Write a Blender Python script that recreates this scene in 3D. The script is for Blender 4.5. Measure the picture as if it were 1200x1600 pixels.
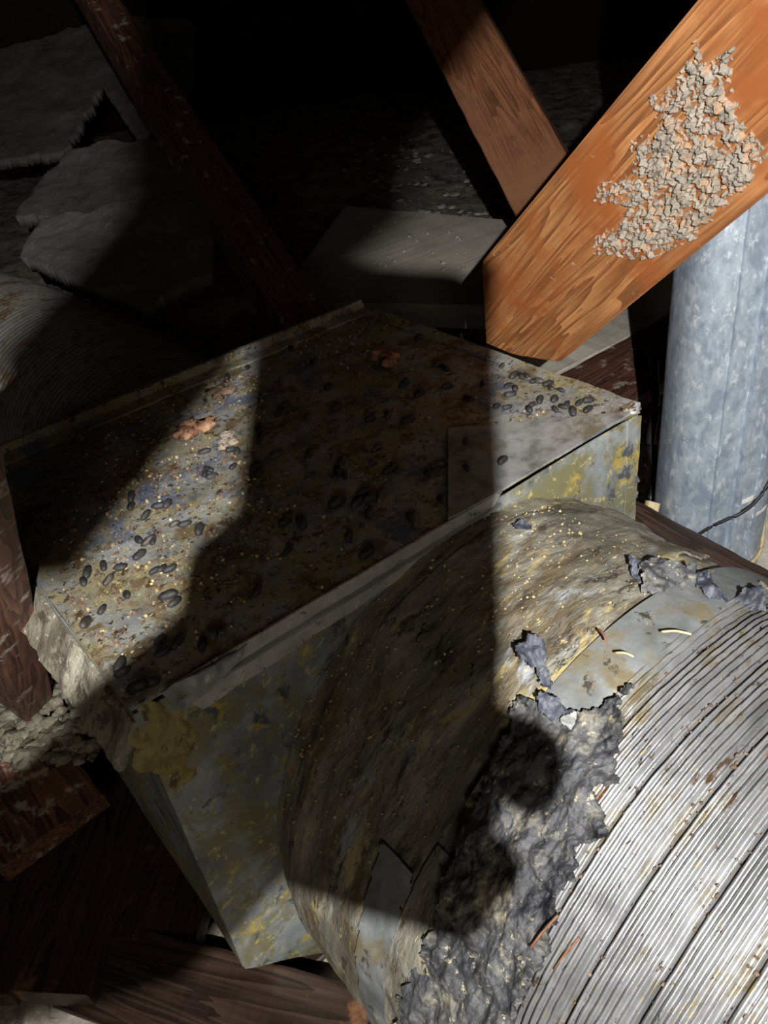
import bpy, bmesh, math, random
from mathutils import Vector, Matrix, noise
random.seed(7)
for o in list(bpy.data.objects):
    bpy.data.objects.remove(o)
scene = bpy.context.scene
COL = scene.collection

# ------------------------------------------------------------------ camera
F = 1276.08
R = Matrix(((0.7780150, -0.6163619, -0.1216170),
            (-0.4344500, -0.3880089, -0.8128360),
            (0.4538126, 0.6852351, -0.5696551)))      # world -> camera (x right, y down, z forward)
CAM = Vector((-0.0656301, -0.4808099, 0.4484402))
RT = R.transposed()
cd = bpy.data.cameras.new('camera')
cam = bpy.data.objects.new('camera', cd)
COL.objects.link(cam)
cd.sensor_fit = 'VERTICAL'
cd.sensor_height = 32.0
cd.sensor_width = 24.0
cd.lens = F * 32.0 / 1600.0
cd.clip_start = 0.002
m3 = Matrix((R[0], -R[1], -R[2])).transposed()
cam.matrix_world = Matrix.Translation(CAM) @ m3.to_4x4()
scene.camera = cam

def c2w(x, y, z):
    return CAM + RT @ Vector((x, y, z))

# ------------------------------------------------------------------ world, lights, exposure
world = bpy.data.worlds.new('attic_dark')
scene.world = world
world.use_nodes = True
world.node_tree.nodes['Background'].inputs[0].default_value = (1.0, 0.78, 0.6, 1)
world.node_tree.nodes['Background'].inputs[1].default_value = 0.004

LAMP = (0.045, 0.02, -0.35)          # torch, held just behind the phone
ld = bpy.data.lights.new('torch_beam', 'SPOT')
ld.energy = 128
ld.color = (1.0, 0.98, 0.95)
ld.shadow_soft_size = 0.0042
ld.spot_size = math.radians(112)
ld.spot_blend = 1.0
lo = bpy.data.objects.new('torch_beam', ld)
COL.objects.link(lo)
lo.location = c2w(*LAMP)
aim = c2w(0.10, -0.30, 1.0)
lo.rotation_euler = (aim - lo.location).to_track_quat('-Z', 'Y').to_euler()

hd = bpy.data.lights.new('added_fill', 'AREA')   # faint warm fill added behind the camera, no source seen
hd.energy = 6.2
hd.size = 0.5
hd.color = (1.0, 0.91, 0.78)
ho = bpy.data.objects.new('added_fill', hd)
COL.objects.link(ho)
ho.location = c2w(0.05, 0.62, -1.5)
ho.rotation_euler = (Vector((0.2, 0.1, -0.1)) - ho.location).to_track_quat('-Z', 'Y').to_euler()

vs = scene.view_settings
vs.view_transform = 'Standard'
vs.look = 'None'
vs.exposure = 0.0
vs.gamma = 1.0
vs.use_curve_mapping = False

# ------------------------------------------------------------------ helpers: points
def ray(px, py):
    return RT @ Vector(((px - 600) / F, (py - 800) / F, 1.0))

def at(px, py, Z):
    return CAM + ray(px, py) * Z

def onz(px, py, z):
    v = ray(px, py)
    return CAM + v * ((z - CAM.z) / v.z)

def ony(px, py, y=0.0):
    v = ray(px, py)
    return CAM + v * ((y - CAM.y) / v.y)

def onplane(px, py, p, n):
    v = ray(px, py)
    return CAM + v * ((p - CAM).dot(n) / v.dot(n))

def fbm(p, o=4):
    return noise.fractal(p, 1.0, 2.0, o)

def nz(x, y, z):
    return noise.noise(Vector((x, y, z)))

# ------------------------------------------------------------------ helpers: materials
def rgb(r, g, b):
    def f(c):
        c /= 255.0
        return c / 12.92 if c <= 0.04045 else ((c + 0.055) / 1.055) ** 2.4
    return (f(r), f(g), f(b), 1)

def mat(name, base, layers=(), rough=0.6, metal=0.0, bump=None, stretch=(1, 1, 1), scale=8.0, rough_var=0.15):
    """base: list of colours ramped over noise; layers: (colour, scale, threshold, softness, detail)"""
    m = bpy.data.materials.new(name)
    m.use_nodes = True
    nt = m.node_tree
    N, Lk = nt.nodes, nt.links
    bs = N['Principled BSDF']
    tc = N.new('ShaderNodeTexCoord')
    mp = N.new('ShaderNodeMapping')
    mp.inputs['Scale'].default_value = stretch
    Lk.new(tc.outputs['Object'], mp.inputs['Vector'])
    def noi(sc, det=6, ro=0.6, dist=0.0, vec=mp):
        n = N.new('ShaderNodeTexNoise')
        n.inputs['Scale'].default_value = sc
        n.inputs['Detail'].default_value = det
        n.inputs['Roughness'].default_value = ro
        n.inputs['Distortion'].default_value = dist
        Lk.new(vec.outputs[0], n.inputs['Vector'])
        return n
    n0 = noi(scale)
    rp = N.new('ShaderNodeValToRGB')
    k = len(base)
    el = rp.color_ramp.elements
    while len(el) < k:
        el.new(0.5)
    for i, c in enumerate(base):
        el[i].position = 0.3 + 0.4 * i / max(1, k - 1)
        el[i].color = c
    Lk.new(n0.outputs['Fac'], rp.inputs['Fac'])
    cur = rp.outputs['Color']
    for (c, sc, th, so, det) in layers:
        n = noi(sc, det, 0.74, 0.3)
        th = 0.5 + (th - 0.5) * 0.78
        so = so * 0.8
        mr = N.new('ShaderNodeMapRange')
        mr.inputs['From Min'].default_value = th - so
        mr.inputs['From Max'].default_value = th + so
        Lk.new(n.outputs['Fac'], mr.inputs['Value'])
        mx = N.new('ShaderNodeMix')
        mx.data_type = 'RGBA'
        Lk.new(mr.outputs[0], mx.inputs[0])
        Lk.new(cur, mx.inputs[6])
        mx.inputs[7].default_value = c
        cur = mx.outputs[2]
    Lk.new(cur, bs.inputs['Base Color'])
    bs.inputs['Metallic'].default_value = metal
    mr = N.new('ShaderNodeMapRange')
    mr.inputs['To Min'].default_value = max(0, rough - rough_var)
    mr.inputs['To Max'].default_value = min(1, rough + rough_var)
    n1 = noi(scale * 2.3)
    Lk.new(n1.outputs['Fac'], mr.inputs['Value'])
    Lk.new(mr.outputs[0], bs.inputs['Roughness'])
    if bump:
        b = N.new('ShaderNodeBump')
        b.inputs['Strength'].default_value = bump[1]
        b.inputs['Distance'].default_value = bump[2] if len(bump) > 2 else 0.004
        nb = noi(bump[0], 8, 0.65)
        Lk.new(nb.outputs['Fac'], b.inputs['Height'])
        Lk.new(b.outputs[0], bs.inputs['Normal'])
    return m

def wood(name, dark, light, layers=(), rough=0.6, ring=34.0):
    """grain runs along the local x axis"""
    m = bpy.data.materials.new(name)
    m.use_nodes = True
    nt = m.node_tree
    N, Lk = nt.nodes, nt.links
    bs = N['Principled BSDF']
    tc = N.new('ShaderNodeTexCoord')
    mp = N.new('ShaderNodeMapping')
    mp.inputs['Scale'].default_value = (0.07, 1, 1)
    Lk.new(tc.outputs['Object'], mp.inputs['Vector'])
    n = N.new('ShaderNodeTexNoise')
    n.inputs['Scale'].default_value = ring * 0.4
    n.inputs['Detail'].default_value = 3
    n.inputs['Distortion'].default_value = 0.8
    Lk.new(mp.outputs[0], n.inputs['Vector'])
    w = N.new('ShaderNodeMath')
    w.operation = 'MULTIPLY'
    w.inputs[1].default_value = 14.0
    Lk.new(n.outputs['Fac'], w.inputs[0])
    fr = N.new('ShaderNodeMath')
    fr.operation = 'FRACT'
    Lk.new(w.outputs[0], fr.inputs[0])
    fi = N.new('ShaderNodeTexNoise')
    fi.inputs['Scale'].default_value = 260
    fi.inputs['Detail'].default_value = 4
    mp2 = N.new('ShaderNodeMapping')
    mp2.inputs['Scale'].default_value = (0.04, 1, 1)
    Lk.new(tc.outputs['Object'], mp2.inputs['Vector'])
    Lk.new(mp2.outputs[0], fi.inputs['Vector'])
    ad = N.new('ShaderNodeMath')
    ad.operation = 'MULTIPLY_ADD'
    Lk.new(fr.outputs[0], ad.inputs[0])
    ad.inputs[1].default_value = 0.55
    Lk.new(fi.outputs['Fac'], ad.inputs[2])
    rp = N.new('ShaderNodeValToRGB')
    rp.color_ramp.elements[0].position = 0.35
    rp.color_ramp.elements[0].color = light
    rp.color_ramp.elements[1].position = 1.15 if False else 1.0
    rp.color_ramp.elements[1].color = dark
    Lk.new(ad.outputs[0], rp.inputs['Fac'])
    cur = rp.outputs['Color']
    for (c, sc, th, so, det) in layers:
        n2 = N.new('ShaderNodeTexNoise')
        n2.inputs['Scale'].default_value = sc
        n2.inputs['Detail'].default_value = det
        n2.inputs['Roughness'].default_value = 0.68
        Lk.new(tc.outputs['Object'], n2.inputs['Vector'])
        mr = N.new('ShaderNodeMapRange')
        mr.inputs['From Min'].default_value = th - so
        mr.inputs['From Max'].default_value = th + so
        Lk.new(n2.outputs['Fac'], mr.inputs['Value'])
        mx = N.new('ShaderNodeMix')
        mx.data_type = 'RGBA'
        Lk.new(mr.outputs[0], mx.inputs[0])
        Lk.new(cur, mx.inputs[6])
        mx.inputs[7].default_value = c
        cur = mx.outputs[2]
    Lk.new(cur, bs.inputs['Base Color'])
    bs.inputs['Roughness'].default_value = rough
    b = N.new('ShaderNodeBump')
    b.inputs['Strength'].default_value = 0.35
    b.inputs['Distance'].default_value = 0.002
    Lk.new(ad.outputs[0], b.inputs['Height'])
    Lk.new(b.outputs[0], bs.inputs['Normal'])
    return m

MT = {}
MT['galv_top'] = mat('dirty_galvanised', [rgb(108, 112, 116), rgb(150, 152, 150), rgb(172, 174, 176)],
    [(rgb(150, 142, 108), 16, 0.50, 0.07, 8), (rgb(112, 96, 70), 24, 0.56, 0.05, 9), (rgb(82, 62, 44), 40, 0.63, 0.03, 9),
     (rgb(190, 172, 110), 85, 0.66, 0.02, 6), (rgb(96, 108, 128), 9, 0.60, 0.05, 5), (rgb(58, 48, 38), 130, 0.62, 0.03, 5), (rgb(206, 200, 186), 150, 0.68, 0.02, 4)], rough=0.5, metal=0.25, bump=(120, 0.5, 0.002), scale=14)
MT['galv_front'] = mat('stained_galvanised', [rgb(98, 104, 106), rgb(140, 146, 148), rgb(170, 176, 178)],
    [(rgb(132, 128, 96), 11, 0.54, 0.07, 8), (rgb(136, 130, 96), 34, 0.585, 0.05, 10), (rgb(186, 166, 88), 15, 0.615, 0.05, 12), (rgb(204, 190, 130), 90, 0.64, 0.03, 6), (rgb(86, 92, 98), 30, 0.64, 0.04, 6)],
    rough=0.45, metal=0.3, bump=(160, 0.35, 0.0015), scale=18)
MT['galv_clean'] = mat('scuffed_galvanised', [rgb(110, 112, 112), rgb(158, 160, 158), rgb(176, 178, 180)],
    [(rgb(170, 156, 100), 60, 0.68, 0.03, 6), (rgb(120, 116, 96), 10, 0.6, 0.06, 7)], rough=0.42, metal=0.35, bump=(220, 0.25, 0.001), scale=40)
MT['galv_rim'] = mat('worn_rim_metal', [rgb(160, 160, 154), rgb(190, 190, 184), rgb(212, 212, 206)], [(rgb(150, 140, 110), 40, 0.62, 0.04, 8), (rgb(104, 100, 90), 70, 0.66, 0.03, 6)], rough=0.45, metal=0.2, bump=(200, 0.4, 0.0015), scale=40)
MT['galv_pipe'] = mat('spangled_galvanised_pipe', [rgb(140, 152, 166), rgb(176, 188, 200), rgb(198, 208, 218)],
    [(rgb(214, 222, 230), 90, 0.62, 0.05, 4), (rgb(150, 162, 178), 30, 0.6, 0.08, 3)], rough=0.42, metal=0.4, bump=(300, 0.12, 0.001), scale=60, stretch=(1, 1, 0.6))
MT['galv_band'] = mat('dirty_metal_band', [rgb(96, 100, 100), rgb(128, 132, 132), rgb(150, 154, 154)],
    [(rgb(128, 118, 92), 16, 0.58, 0.06, 8), (rgb(176, 160, 110), 70, 0.67, 0.02, 6), (rgb(74, 70, 62), 40, 0.66, 0.03, 6)], rough=0.5, metal=0.3, bump=(120, 0.4, 0.002), scale=24)
MT['foil'] = mat('crinkled_foil_tape', [rgb(150, 152, 150), rgb(190, 192, 190)], [(rgb(160, 146, 90), 40, 0.62, 0.05, 6)],
    rough=0.35, metal=0.6, bump=(140, 0.6, 0.003), scale=30)
MT['duct'] = mat('oxidised_aluminium_duct', [rgb(118, 119, 120), rgb(150, 151, 153), rgb(176, 177, 179)],
    [(rgb(132, 122, 96), 14, 0.60, 0.06, 9), (rgb(92, 68, 46), 20, 0.67, 0.02, 9), (rgb(168, 154, 108), 50, 0.67, 0.02, 6), (rgb(54, 48, 42), 60, 0.68, 0.02, 5)],
    rough=0.38, metal=0.62, bump=(260, 0.3, 0.0012), scale=14, stretch=(1, 3.5, 1))
MT['duct_back'] = mat('dull_aluminium_duct', [rgb(130, 128, 124), rgb(168, 166, 162)], [(rgb(120, 98, 70), 20, 0.55, 0.08, 7)],
    rough=0.45, metal=0.5, bump=(200, 0.3, 0.0015), scale=20)
MT['wrap'] = mat('dusty_duct_wrap', [rgb(84, 82, 74), rgb(122, 118, 104), rgb(156, 154, 146)],
    [(rgb(98, 86, 64), 9, 0.54, 0.06, 10), (rgb(62, 56, 46), 16, 0.60, 0.03, 10), (rgb(172, 156, 104), 14, 0.62, 0.04, 11), (rgb(146, 150, 154), 7, 0.63, 0.04, 8),
     (rgb(200, 184, 130), 70, 0.68, 0.02, 6), (rgb(44, 40, 34), 60, 0.68, 0.02, 6)],
    rough=0.62, bump=(45, 0.9, 0.005), scale=14, stretch=(1, 2.6, 1))
MT['crust'] = mat('black_mastic_crust', [rgb(44, 45, 48), rgb(70, 71, 74), rgb(98, 98, 98)],
    [(rgb(140, 134, 116), 26, 0.60, 0.08, 9), (rgb(178, 170, 140), 110, 0.66, 0.03, 5), (rgb(30, 31, 35), 12, 0.58, 0.06, 6)],
    rough=0.42, bump=(70, 0.9, 0.004), scale=24)
MT['flap'] = mat('charred_black_wrap', [rgb(34, 36, 44), rgb(62, 66, 76), rgb(92, 96, 104)], [(rgb(150, 148, 140), 30, 0.66, 0.04, 7)],
    rough=0.45, bump=(90, 0.7, 0.003), scale=30)
MT['foam'] = mat('yellow_foam_sealant', [rgb(124, 110, 62), rgb(158, 142, 86), rgb(176, 162, 110)], [(rgb(84, 66, 40), 40, 0.58, 0.06, 7)],
    rough=0.5, bump=(120, 0.7, 0.004), scale=40)
MT['dropping'] = mat('dry_droppings', [rgb(24, 24, 24), rgb(40, 40, 40), rgb(62, 60, 58)], rough=0.62, bump=(400, 0.4, 0.001), scale=120)
MT['dropping_b'] = mat('dry_brown_droppings', [rgb(38, 32, 28), rgb(58, 52, 46), rgb(84, 80, 76)], rough=0.5, bump=(400, 0.4, 0.001), scale=120)
MT['crumb'] = mat('pale_crumbs', [rgb(132, 112, 70), rgb(176, 158, 108), rgb(206, 196, 166)], rough=0.7, scale=60)
MT['crumb_b'] = mat('brown_crumbs', [rgb(66, 50, 38), rgb(104, 84, 64), rgb(140, 122, 102)], rough=0.8, scale=60)
MT['shell'] = mat('nut_shell', [rgb(96, 62, 44), rgb(150, 108, 80), rgb(196, 160, 128)], rough=0.6, bump=(120, 0.8, 0.003), scale=60)
MT['residue'] = mat('grey_fibre_residue', [rgb(120, 112, 100), rgb(164, 154, 140), rgb(190, 178, 162)], [(rgb(196, 156, 120), 50, 0.58, 0.06, 7)],
    rough=0.9, bump=(200, 1.0, 0.004), scale=60)
MT['wood_orange'] = wood('orange_fir', rgb(120, 74, 40), rgb(194, 136, 84), [(rgb(150, 84, 40), 6, 0.58, 0.08, 4), (rgb(206, 168, 128), 40, 0.68, 0.04, 8), (rgb(92, 50, 28), 30, 0.70, 0.02, 6)])
MT['wood_tan'] = wood('tan_fir', rgb(112, 68, 44), rgb(176, 120, 84), [(rgb(150, 104, 76), 5, 0.55, 0.12, 4)])
MT['wood_red'] = wood('red_brown_joist', rgb(68, 42, 33), rgb(130, 88, 70), [(rgb(170, 156, 142), 26, 0.61, 0.03, 9)])
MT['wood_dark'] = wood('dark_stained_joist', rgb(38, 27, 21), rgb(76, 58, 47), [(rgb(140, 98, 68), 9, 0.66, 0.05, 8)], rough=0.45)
MT['wood_grey'] = wood('dust_grey_board', rgb(184, 178, 164), rgb(218, 211, 196), [(rgb(226, 219, 204), 7, 0.5, 0.12, 8), (rgb(226, 222, 212), 60, 0.68, 0.03, 5)], rough=0.9)
MT['floor'] = mat('plaster_dust_floor', [rgb(122, 114, 104), rgb(164, 154, 142), rgb(190, 182, 170)], [(rgb(206, 198, 184), 20, 0.58, 0.06, 9), (rgb(84, 68, 54), 9, 0.58, 0.08, 8)],
    rough=0.95, bump=(60, 0.8, 0.006), scale=10)
MT['rubble'] = mat('pale_plaster_rubble', [rgb(120, 114, 106), rgb(160, 154, 146), rgb(196, 192, 186)], rough=0.95, bump=(120, 0.5, 0.003), scale=30)
MT['batt'] = mat('grey_insulation_batt', [rgb(72, 70, 68), rgb(92, 91, 88), rgb(110, 109, 106)], [(rgb(120, 118, 114), 40, 0.66, 0.04, 7)],
    rough=0.95, bump=(40, 0.8, 0.008), scale=8)
MT['yellow_ins'] = mat('yellowed_insulation', [rgb(112, 106, 88), rgb(146, 140, 120), rgb(176, 172, 154)], [(rgb(92, 82, 66), 30, 0.56, 0.05, 8), (rgb(200, 196, 180), 110, 0.66, 0.02, 5)],
    rough=0.95, bump=(90, 1.0, 0.006), scale=24)
MT['roof'] = wood('dark_roof_boards', rgb(34, 24, 18), rgb(62, 46, 36), rough=0.9)
MT['cable'] = mat('black_cable', [rgb(20, 20, 22), rgb(40, 40, 42)], rough=0.5)
MT['paper'] = mat('torn_white_paper', [rgb(200, 200, 196), rgb(226, 226, 222)], rough=0.8, scale=40)
MT['black'] = mat('phone_black', [rgb(16, 16, 18), rgb(22, 22, 24)], rough=0.3)
MT['glass'] = mat('lens_glass', [rgb(8, 8, 12), rgb(12, 12, 18)], rough=0.08)
MT['skin'] = mat('skin', [rgb(176, 126, 100), rgb(198, 148, 122)], rough=0.55, scale=60)
MT['sleeve'] = mat('dark_sleeve', [rgb(36, 40, 48), rgb(52, 56, 64)], rough=0.9, bump=(300, 0.5, 0.002))
MT['splinter'] = mat('splinter_wood', [rgb(92, 60, 42), rgb(140, 98, 68)], rough=0.8, scale=80)
MT['straw'] = mat('pale_straw', [rgb(170, 146, 104), rgb(206, 188, 148)], rough=0.7, scale=80)

# ------------------------------------------------------------------ helpers: objects
def thing(name, label, cat, loc, group=None):
    o = bpy.data.objects.new(name, None)
    COL.objects.link(o)
    o.empty_display_size = 0.05
    o.location = loc
    tag(o, label, cat, group)
    return o

def tag(o, label, cat, group=None):
    o['label'] = label
    o['category'] = cat
    if group:
        o['group'] = group
    return o

class MB:
    def __init__(s):
        s.v, s.f = [], []
    def add(s, verts, faces):
        b = len(s.v)
        s.v += [Vector(p) for p in verts]
        s.f += [tuple(b + i for i in f) for f in faces]
    def build(s, name, m, parent=None, smooth=True, mw=None, angle=None):
        me = bpy.data.meshes.new(name)
        off = Vector((0, 0, 0))
        if parent is not None:
            p = parent
            while p is not None:
                off = off + p.location
                p = p.parent
        if mw is None and parent is None and s.v:      # origin at the base of the thing
            lo_ = Vector((min(v.x for v in s.v), min(v.y for v in s.v), min(v.z for v in s.v)))
            hi_ = Vector((max(v.x for v in s.v), max(v.y for v in s.v), max(v.z for v in s.v)))
            off = Vector(((lo_.x + hi_.x) / 2, (lo_.y + hi_.y) / 2, lo_.z))
        me.from_pydata([tuple(v - off) if mw is None else tuple(v) for v in s.v], [], s.f)
        me.materials.append(MT[m])
        me.validate()
        me.update()
        o = bpy.data.objects.new(name, me)
        COL.objects.link(o)
        if smooth:
            me.polygons.foreach_set('use_smooth', [True] * len(me.polygons))
            if angle:
                me.set_sharp_from_angle(angle=math.radians(angle))
        if mw is not None:
            if parent is not None:
                o.parent = parent
                o.matrix_local = Matrix.Translation(-off) @ mw
            else:
                o.matrix_world = mw
        elif parent is not None:
            o.parent = parent
        else:
            o.location = off
        return o

def grid_faces(nu, nv, keep=None, close=False):
    fs = []
    for i in range(nu - 1):
        for j in range(nv if close else nv - 1):
            j2 = (j + 1) % nv
            if keep is None or keep(i, j):
                fs.append((i * nv + j, i * nv + j2, (i + 1) * nv + j2, (i + 1) * nv + j))
    return fs

def thicken(mb, th, direction=None):
    """give an open sheet real thickness"""
    n = len(mb.v)
    cnt = {}
    for f in mb.f:
        for a, b in zip(f, f[1:] + f[:1]):
            cnt[(a, b)] = cnt.get((a, b), 0) + 1
    nr = [Vector((0, 0, 0)) for _ in range(n)]
    for f in mb.f:
        a, b, c = mb.v[f[0]], mb.v[f[1]], mb.v[f[2]]
        x = (b - a).cross(c - a)
        for i in f:
            nr[i] += x
    for i in range(n):
        d = nr[i].normalized() if nr[i].length > 0 else Vector((0, 0, 1))
        mb.v.append(mb.v[i] - d * th)
    of = list(mb.f)
    mb.f += [tuple(n + i for i in reversed(f)) for f in of]
    for (a, b) in cnt:
        if (b, a) not in cnt:
            mb.f.append((b, a, n + a, n + b))
    return mb

def used_only(mb):
    ids = sorted({i for f in mb.f for i in f})
    mp = {a: k for k, a in enumerate(ids)}
    mb.v = [mb.v[i] for i in ids]
    mb.f = [tuple(mp[i] for i in f) for f in mb.f]
    return mb

def frame(p0, p1, nrm):
    x = (p1 - p0).normalized()
    z = (nrm - x * nrm.dot(x)).normalized()
    y = z.cross(x)
    M = Matrix((x, y, z)).transposed().to_4x4()
    M.translation = (p0 + p1) / 2
    return M, (p1 - p0).length

def beam_mesh(Ln, w, t, seg=28, ch=0.003, wob=0.0015, seed=0, ragged=0.0):
    mb = MB()
    hw, ht = w / 2, t / 2
    sec = [(-hw + ch, -ht), (hw - ch, -ht), (hw, -ht + ch), (hw, ht - ch), (hw - ch, ht), (-hw + ch, ht), (-hw, ht - ch), (-hw, -ht + ch)]
    for i in range(seg + 1):
        x = -Ln / 2 + Ln * i / seg
        for k, (y, z) in enumerate(sec):
            j = nz(x * 25 + seed, k * 3.1, seed) * wob
            jx = 0
            if i in (0, seg):
                jx = nz(k * 1.7, seed, i) * (0.004 + ragged)
            mb.v.append(Vector((x + jx, y * (1 + j / hw), z * (1 + j / ht))))
    mb.f += grid_faces(seg + 1, 8, close=True)
    mb.f.append(tuple(range(7, -1, -1)))
    mb.f.append(tuple(seg * 8 + k for k in range(8)))
    mb.f = [tuple(reversed(f)) for f in mb.f]
    return mb

def beam(name, p0, p1, w, t, nrm, m, parent=None, **k):
    M, Ln = frame(p0, p1, nrm)
    return beam_mesh(Ln, w, t, **k).build(name, m, parent, smooth=False, mw=M)

TOWARD = -(RT @ Vector((0, 0, 1)))          # from the scene toward the viewer
UP = Vector((0, 0, 1))

def lump(mb, p, r, seed, sq=(1, 1, 1), n=(7, 10), amp=0.35, fr=2.2):
    nu, nv = n
    vs, fs = [], []
    for i in range(nu + 1):
        th = math.pi * i / nu
        for j in range(nv):
            ph = 2 * math.pi * j / nv
            d = Vector((math.sin(th) * math.cos(ph), math.sin(th) * math.sin(ph), math.cos(th)))
            k = 1 + amp * noise.noise(d * fr + Vector((seed * 7.3, seed * 1.9, 0)))
            vs.append(p + Vector((d.x * sq[0], d.y * sq[1], d.z * sq[2])) * r * k)
    fs = [tuple(reversed(f)) for f in grid_faces(nu + 1, nv, close=True)]
    mb.add(vs, fs)

def tube(mb, pts, r, n=8):
    vs = []
    for i, p in enumerate(pts):
        a = pts[max(0, i - 1)]
        b = pts[min(len(pts) - 1, i + 1)]
        t = (b - a).normalized()
        u = t.orthogonal().normalized()
        w = t.cross(u)
        rr = r[i] if isinstance(r, (list, tuple)) else r
        for k in range(n):
            an = 2 * math.pi * k / n
            vs.append(p + (u * math.cos(an) + w * math.sin(an)) * rr)
    fs = grid_faces(len(pts), n, close=True)
    fs.append(tuple(range(n - 1, -1, -1)))
    fs.append(tuple((len(pts) - 1) * n + k for k in range(n)))
    mb.add(vs, fs)

def slab(poly, down):
    """solid prism: poly is the list of top points (world)"""
    mb = MB()
    n = len(poly)
    mb.add(list(poly) + [p + down for p in poly],
           [tuple(range(n)), tuple(range(2 * n - 1, n - 1, -1))] + [(i, n + i, n + (i + 1) % n, (i + 1) % n) for i in range(n)])
    return mb

def inpoly(x, y, P):
    c = False
    j = len(P) - 1
    for i in range(len(P)):
        if (P[i][1] > y) != (P[j][1] > y) and x < (P[j][0] - P[i][0]) * (y - P[i][1]) / (P[j][1] - P[i][1]) + P[i][0]:
            c = not c
        j = i
    return c

def lumpy_slab(name, px, z, th, m, amp=0.02, res=46, seed=0, parent=None, fr=9.0):
    """a lumpy slab lying level; px outlines its top at height z"""
    P = [onz(x, y, z) for x, y in px]
    x0, x1 = min(p.x for p in P), max(p.x for p in P)
    y0, y1 = min(p.y for p in P), max(p.y for p in P)
    poly = [(p.x, p.y) for p in P]
    mb = MB()
    for i in range(res):
        for j in range(res):
            x = x0 + (x1 - x0) * i / (res - 1)
            y = y0 + (y1 - y0) * j / (res - 1)
            mb.v.append(Vector((x, y, z + amp * fbm(Vector((x * fr, y * fr, seed)), 5))))
    def keep(i, j):
        v = mb.v[i * res + j]
        e = 0.03 * noise.noise(Vector((v.x * 14, v.y * 14, seed + 5)))
        return inpoly(v.x + e, v.y + e, poly)
    mb.f = [f for f in grid_faces(res, res, keep)]
    # face upward
    mb.f = [f if (mb.v[f[1]] - mb.v[f[0]]).cross(mb.v[f[2]] - mb.v[f[0]]).z > 0 else tuple(reversed(f)) for f in mb.f]
    used_only(mb)
    thicken(mb, th)
    return mb.build(name, m, parent)

# ================================================================== the setting
FZ = -0.50
res = 150
mb = MB()
for i in range(res):
    for j in range(res):
        x = -1.6 + 8.0 * (i / (res - 1)) ** 1.3
        y = -1.6 + 8.5 * (j / (res - 1)) ** 1.3
        mb.v.append(Vector((x, y, FZ + 0.018 * fbm(Vector((x * 5, y * 5, 2)), 5))))
mb.f = [tuple(reversed(f)) if (mb.v[f[1]] - mb.v[f[0]]).cross(mb.v[f[2]] - mb.v[f[0]]).z < 0 else f for f in grid_faces(res, res)]
floor = mb.build('floor', 'floor')
floor['kind'] = 'structure'
floor['label'] = 'dusty grey plaster attic floor under the ducts'

def rough_plank(px0, px1, z, w, t, m, seed):
    a, b = onz(*px0, z), onz(*px1, z)
    return beam('floor_plank', a, b, w, t, UP, m, floor, seed=seed, wob=0.003)

def child_world(o, par):
    """parent without moving"""
    mw = o.matrix_world.copy()
    o.parent = par
    o.matrix_parent_inverse = Matrix.Translation(par.location).inverted()
    return o

rough_plank((860, 655), (1160, 480), -0.40, 0.20, 0.03, 'wood_red', 3)      # brown plank beyond the box
rough_plank((800, 575), (1160, 400), -0.41, 0.24, 0.03, 'wood_grey', 4)     # dusty plank after it
rough_plank((-30, 1090), (110, 1290), -0.40, 0.10, 0.03, 'wood_red', 5)
rough_plank((-60, 1150), (60, 1330), -0.43, 0.09, 0.03, 'wood_red', 6)
rough_plank((1225, 900), (1150, 690), -0.47, 0.16, 0.03, 'wood_grey', 8)

rough_plank((230, 1160), (60, 1560), -0.465, 0.13, 0.03, 'wood_dark', 9)  # three dark planks added here, their colour standing in for floor shade
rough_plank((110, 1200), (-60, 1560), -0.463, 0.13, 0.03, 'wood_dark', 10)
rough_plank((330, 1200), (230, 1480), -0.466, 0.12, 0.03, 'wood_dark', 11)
# far roof slope of dark boards meeting the floor
FW = Vector((0.552, 0.834, 0))
RW = Vector((0.834, -0.552, 0))
roof = MB()
base = CAM + FW * 7.0
e0 = Vector((base.x, base.y, FZ - 0.05))
sl = (FW * -0.85 + UP * 0.53).normalized()
roof = slab([e0 - RW * 5, e0 + RW * 5, e0 + RW * 5 + sl * 8.5, e0 - RW * 5 + sl * 8.5], sl.cross(RW) * 0.02 * (1 if sl.cross(RW).z > 0 else -1)).build('ceiling', 'roof', smooth=False)
roof['kind'] = 'structure'
roof['label'] = 'dark sloping roof boards at the back of the attic'
rn = sl.cross(RW)
if rn.dot(TOWARD) < 0:
    rn = -rn
for i in range(9):
    c = e0 + sl * (0.12 + i * 0.2) + rn * 0.012
    beam('roof_board', c - RW * 3.2, c + RW * 3.2, 0.188, 0.02, rn, 'roof', roof, seg=6, seed=i)

# ================================================================== the sheet-metal plenum box
W, D = 0.60, 0.499
box = thing('sheet_metal_plenum', 'dirty galvanised sheet-metal plenum box covered in rodent droppings', 'duct box', (W / 2, D / 2, FZ))

# top panel: slightly dished sheet
nu, nv = 90, 80
mb = MB()
def topz(x, y):
    z = 0.0018 * fbm(Vector((x * 7, y * 7, 1)), 4) - 0.004 * math.sin(math.pi * min(1, max(0, x / W))) * math.sin(math.pi * min(1, max(0, y / D)))
    return z
for i in range(nu):
    for j in range(nv):
        x, y = W * i / (nu - 1), D * j / (nv - 1)
        mb.v.append(Vector((x, y, topz(x, y))))
mb.f = grid_faces(nu, nv)
mb.f = [f if (mb.v[f[1]] - mb.v[f[0]]).cross(mb.v[f[2]] - mb.v[f[0]]).z > 0 else tuple(reversed(f)) for f in mb.f]
thicken(mb, 0.0015)
mb.build('top_panel', 'galv_top', box)

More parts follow.
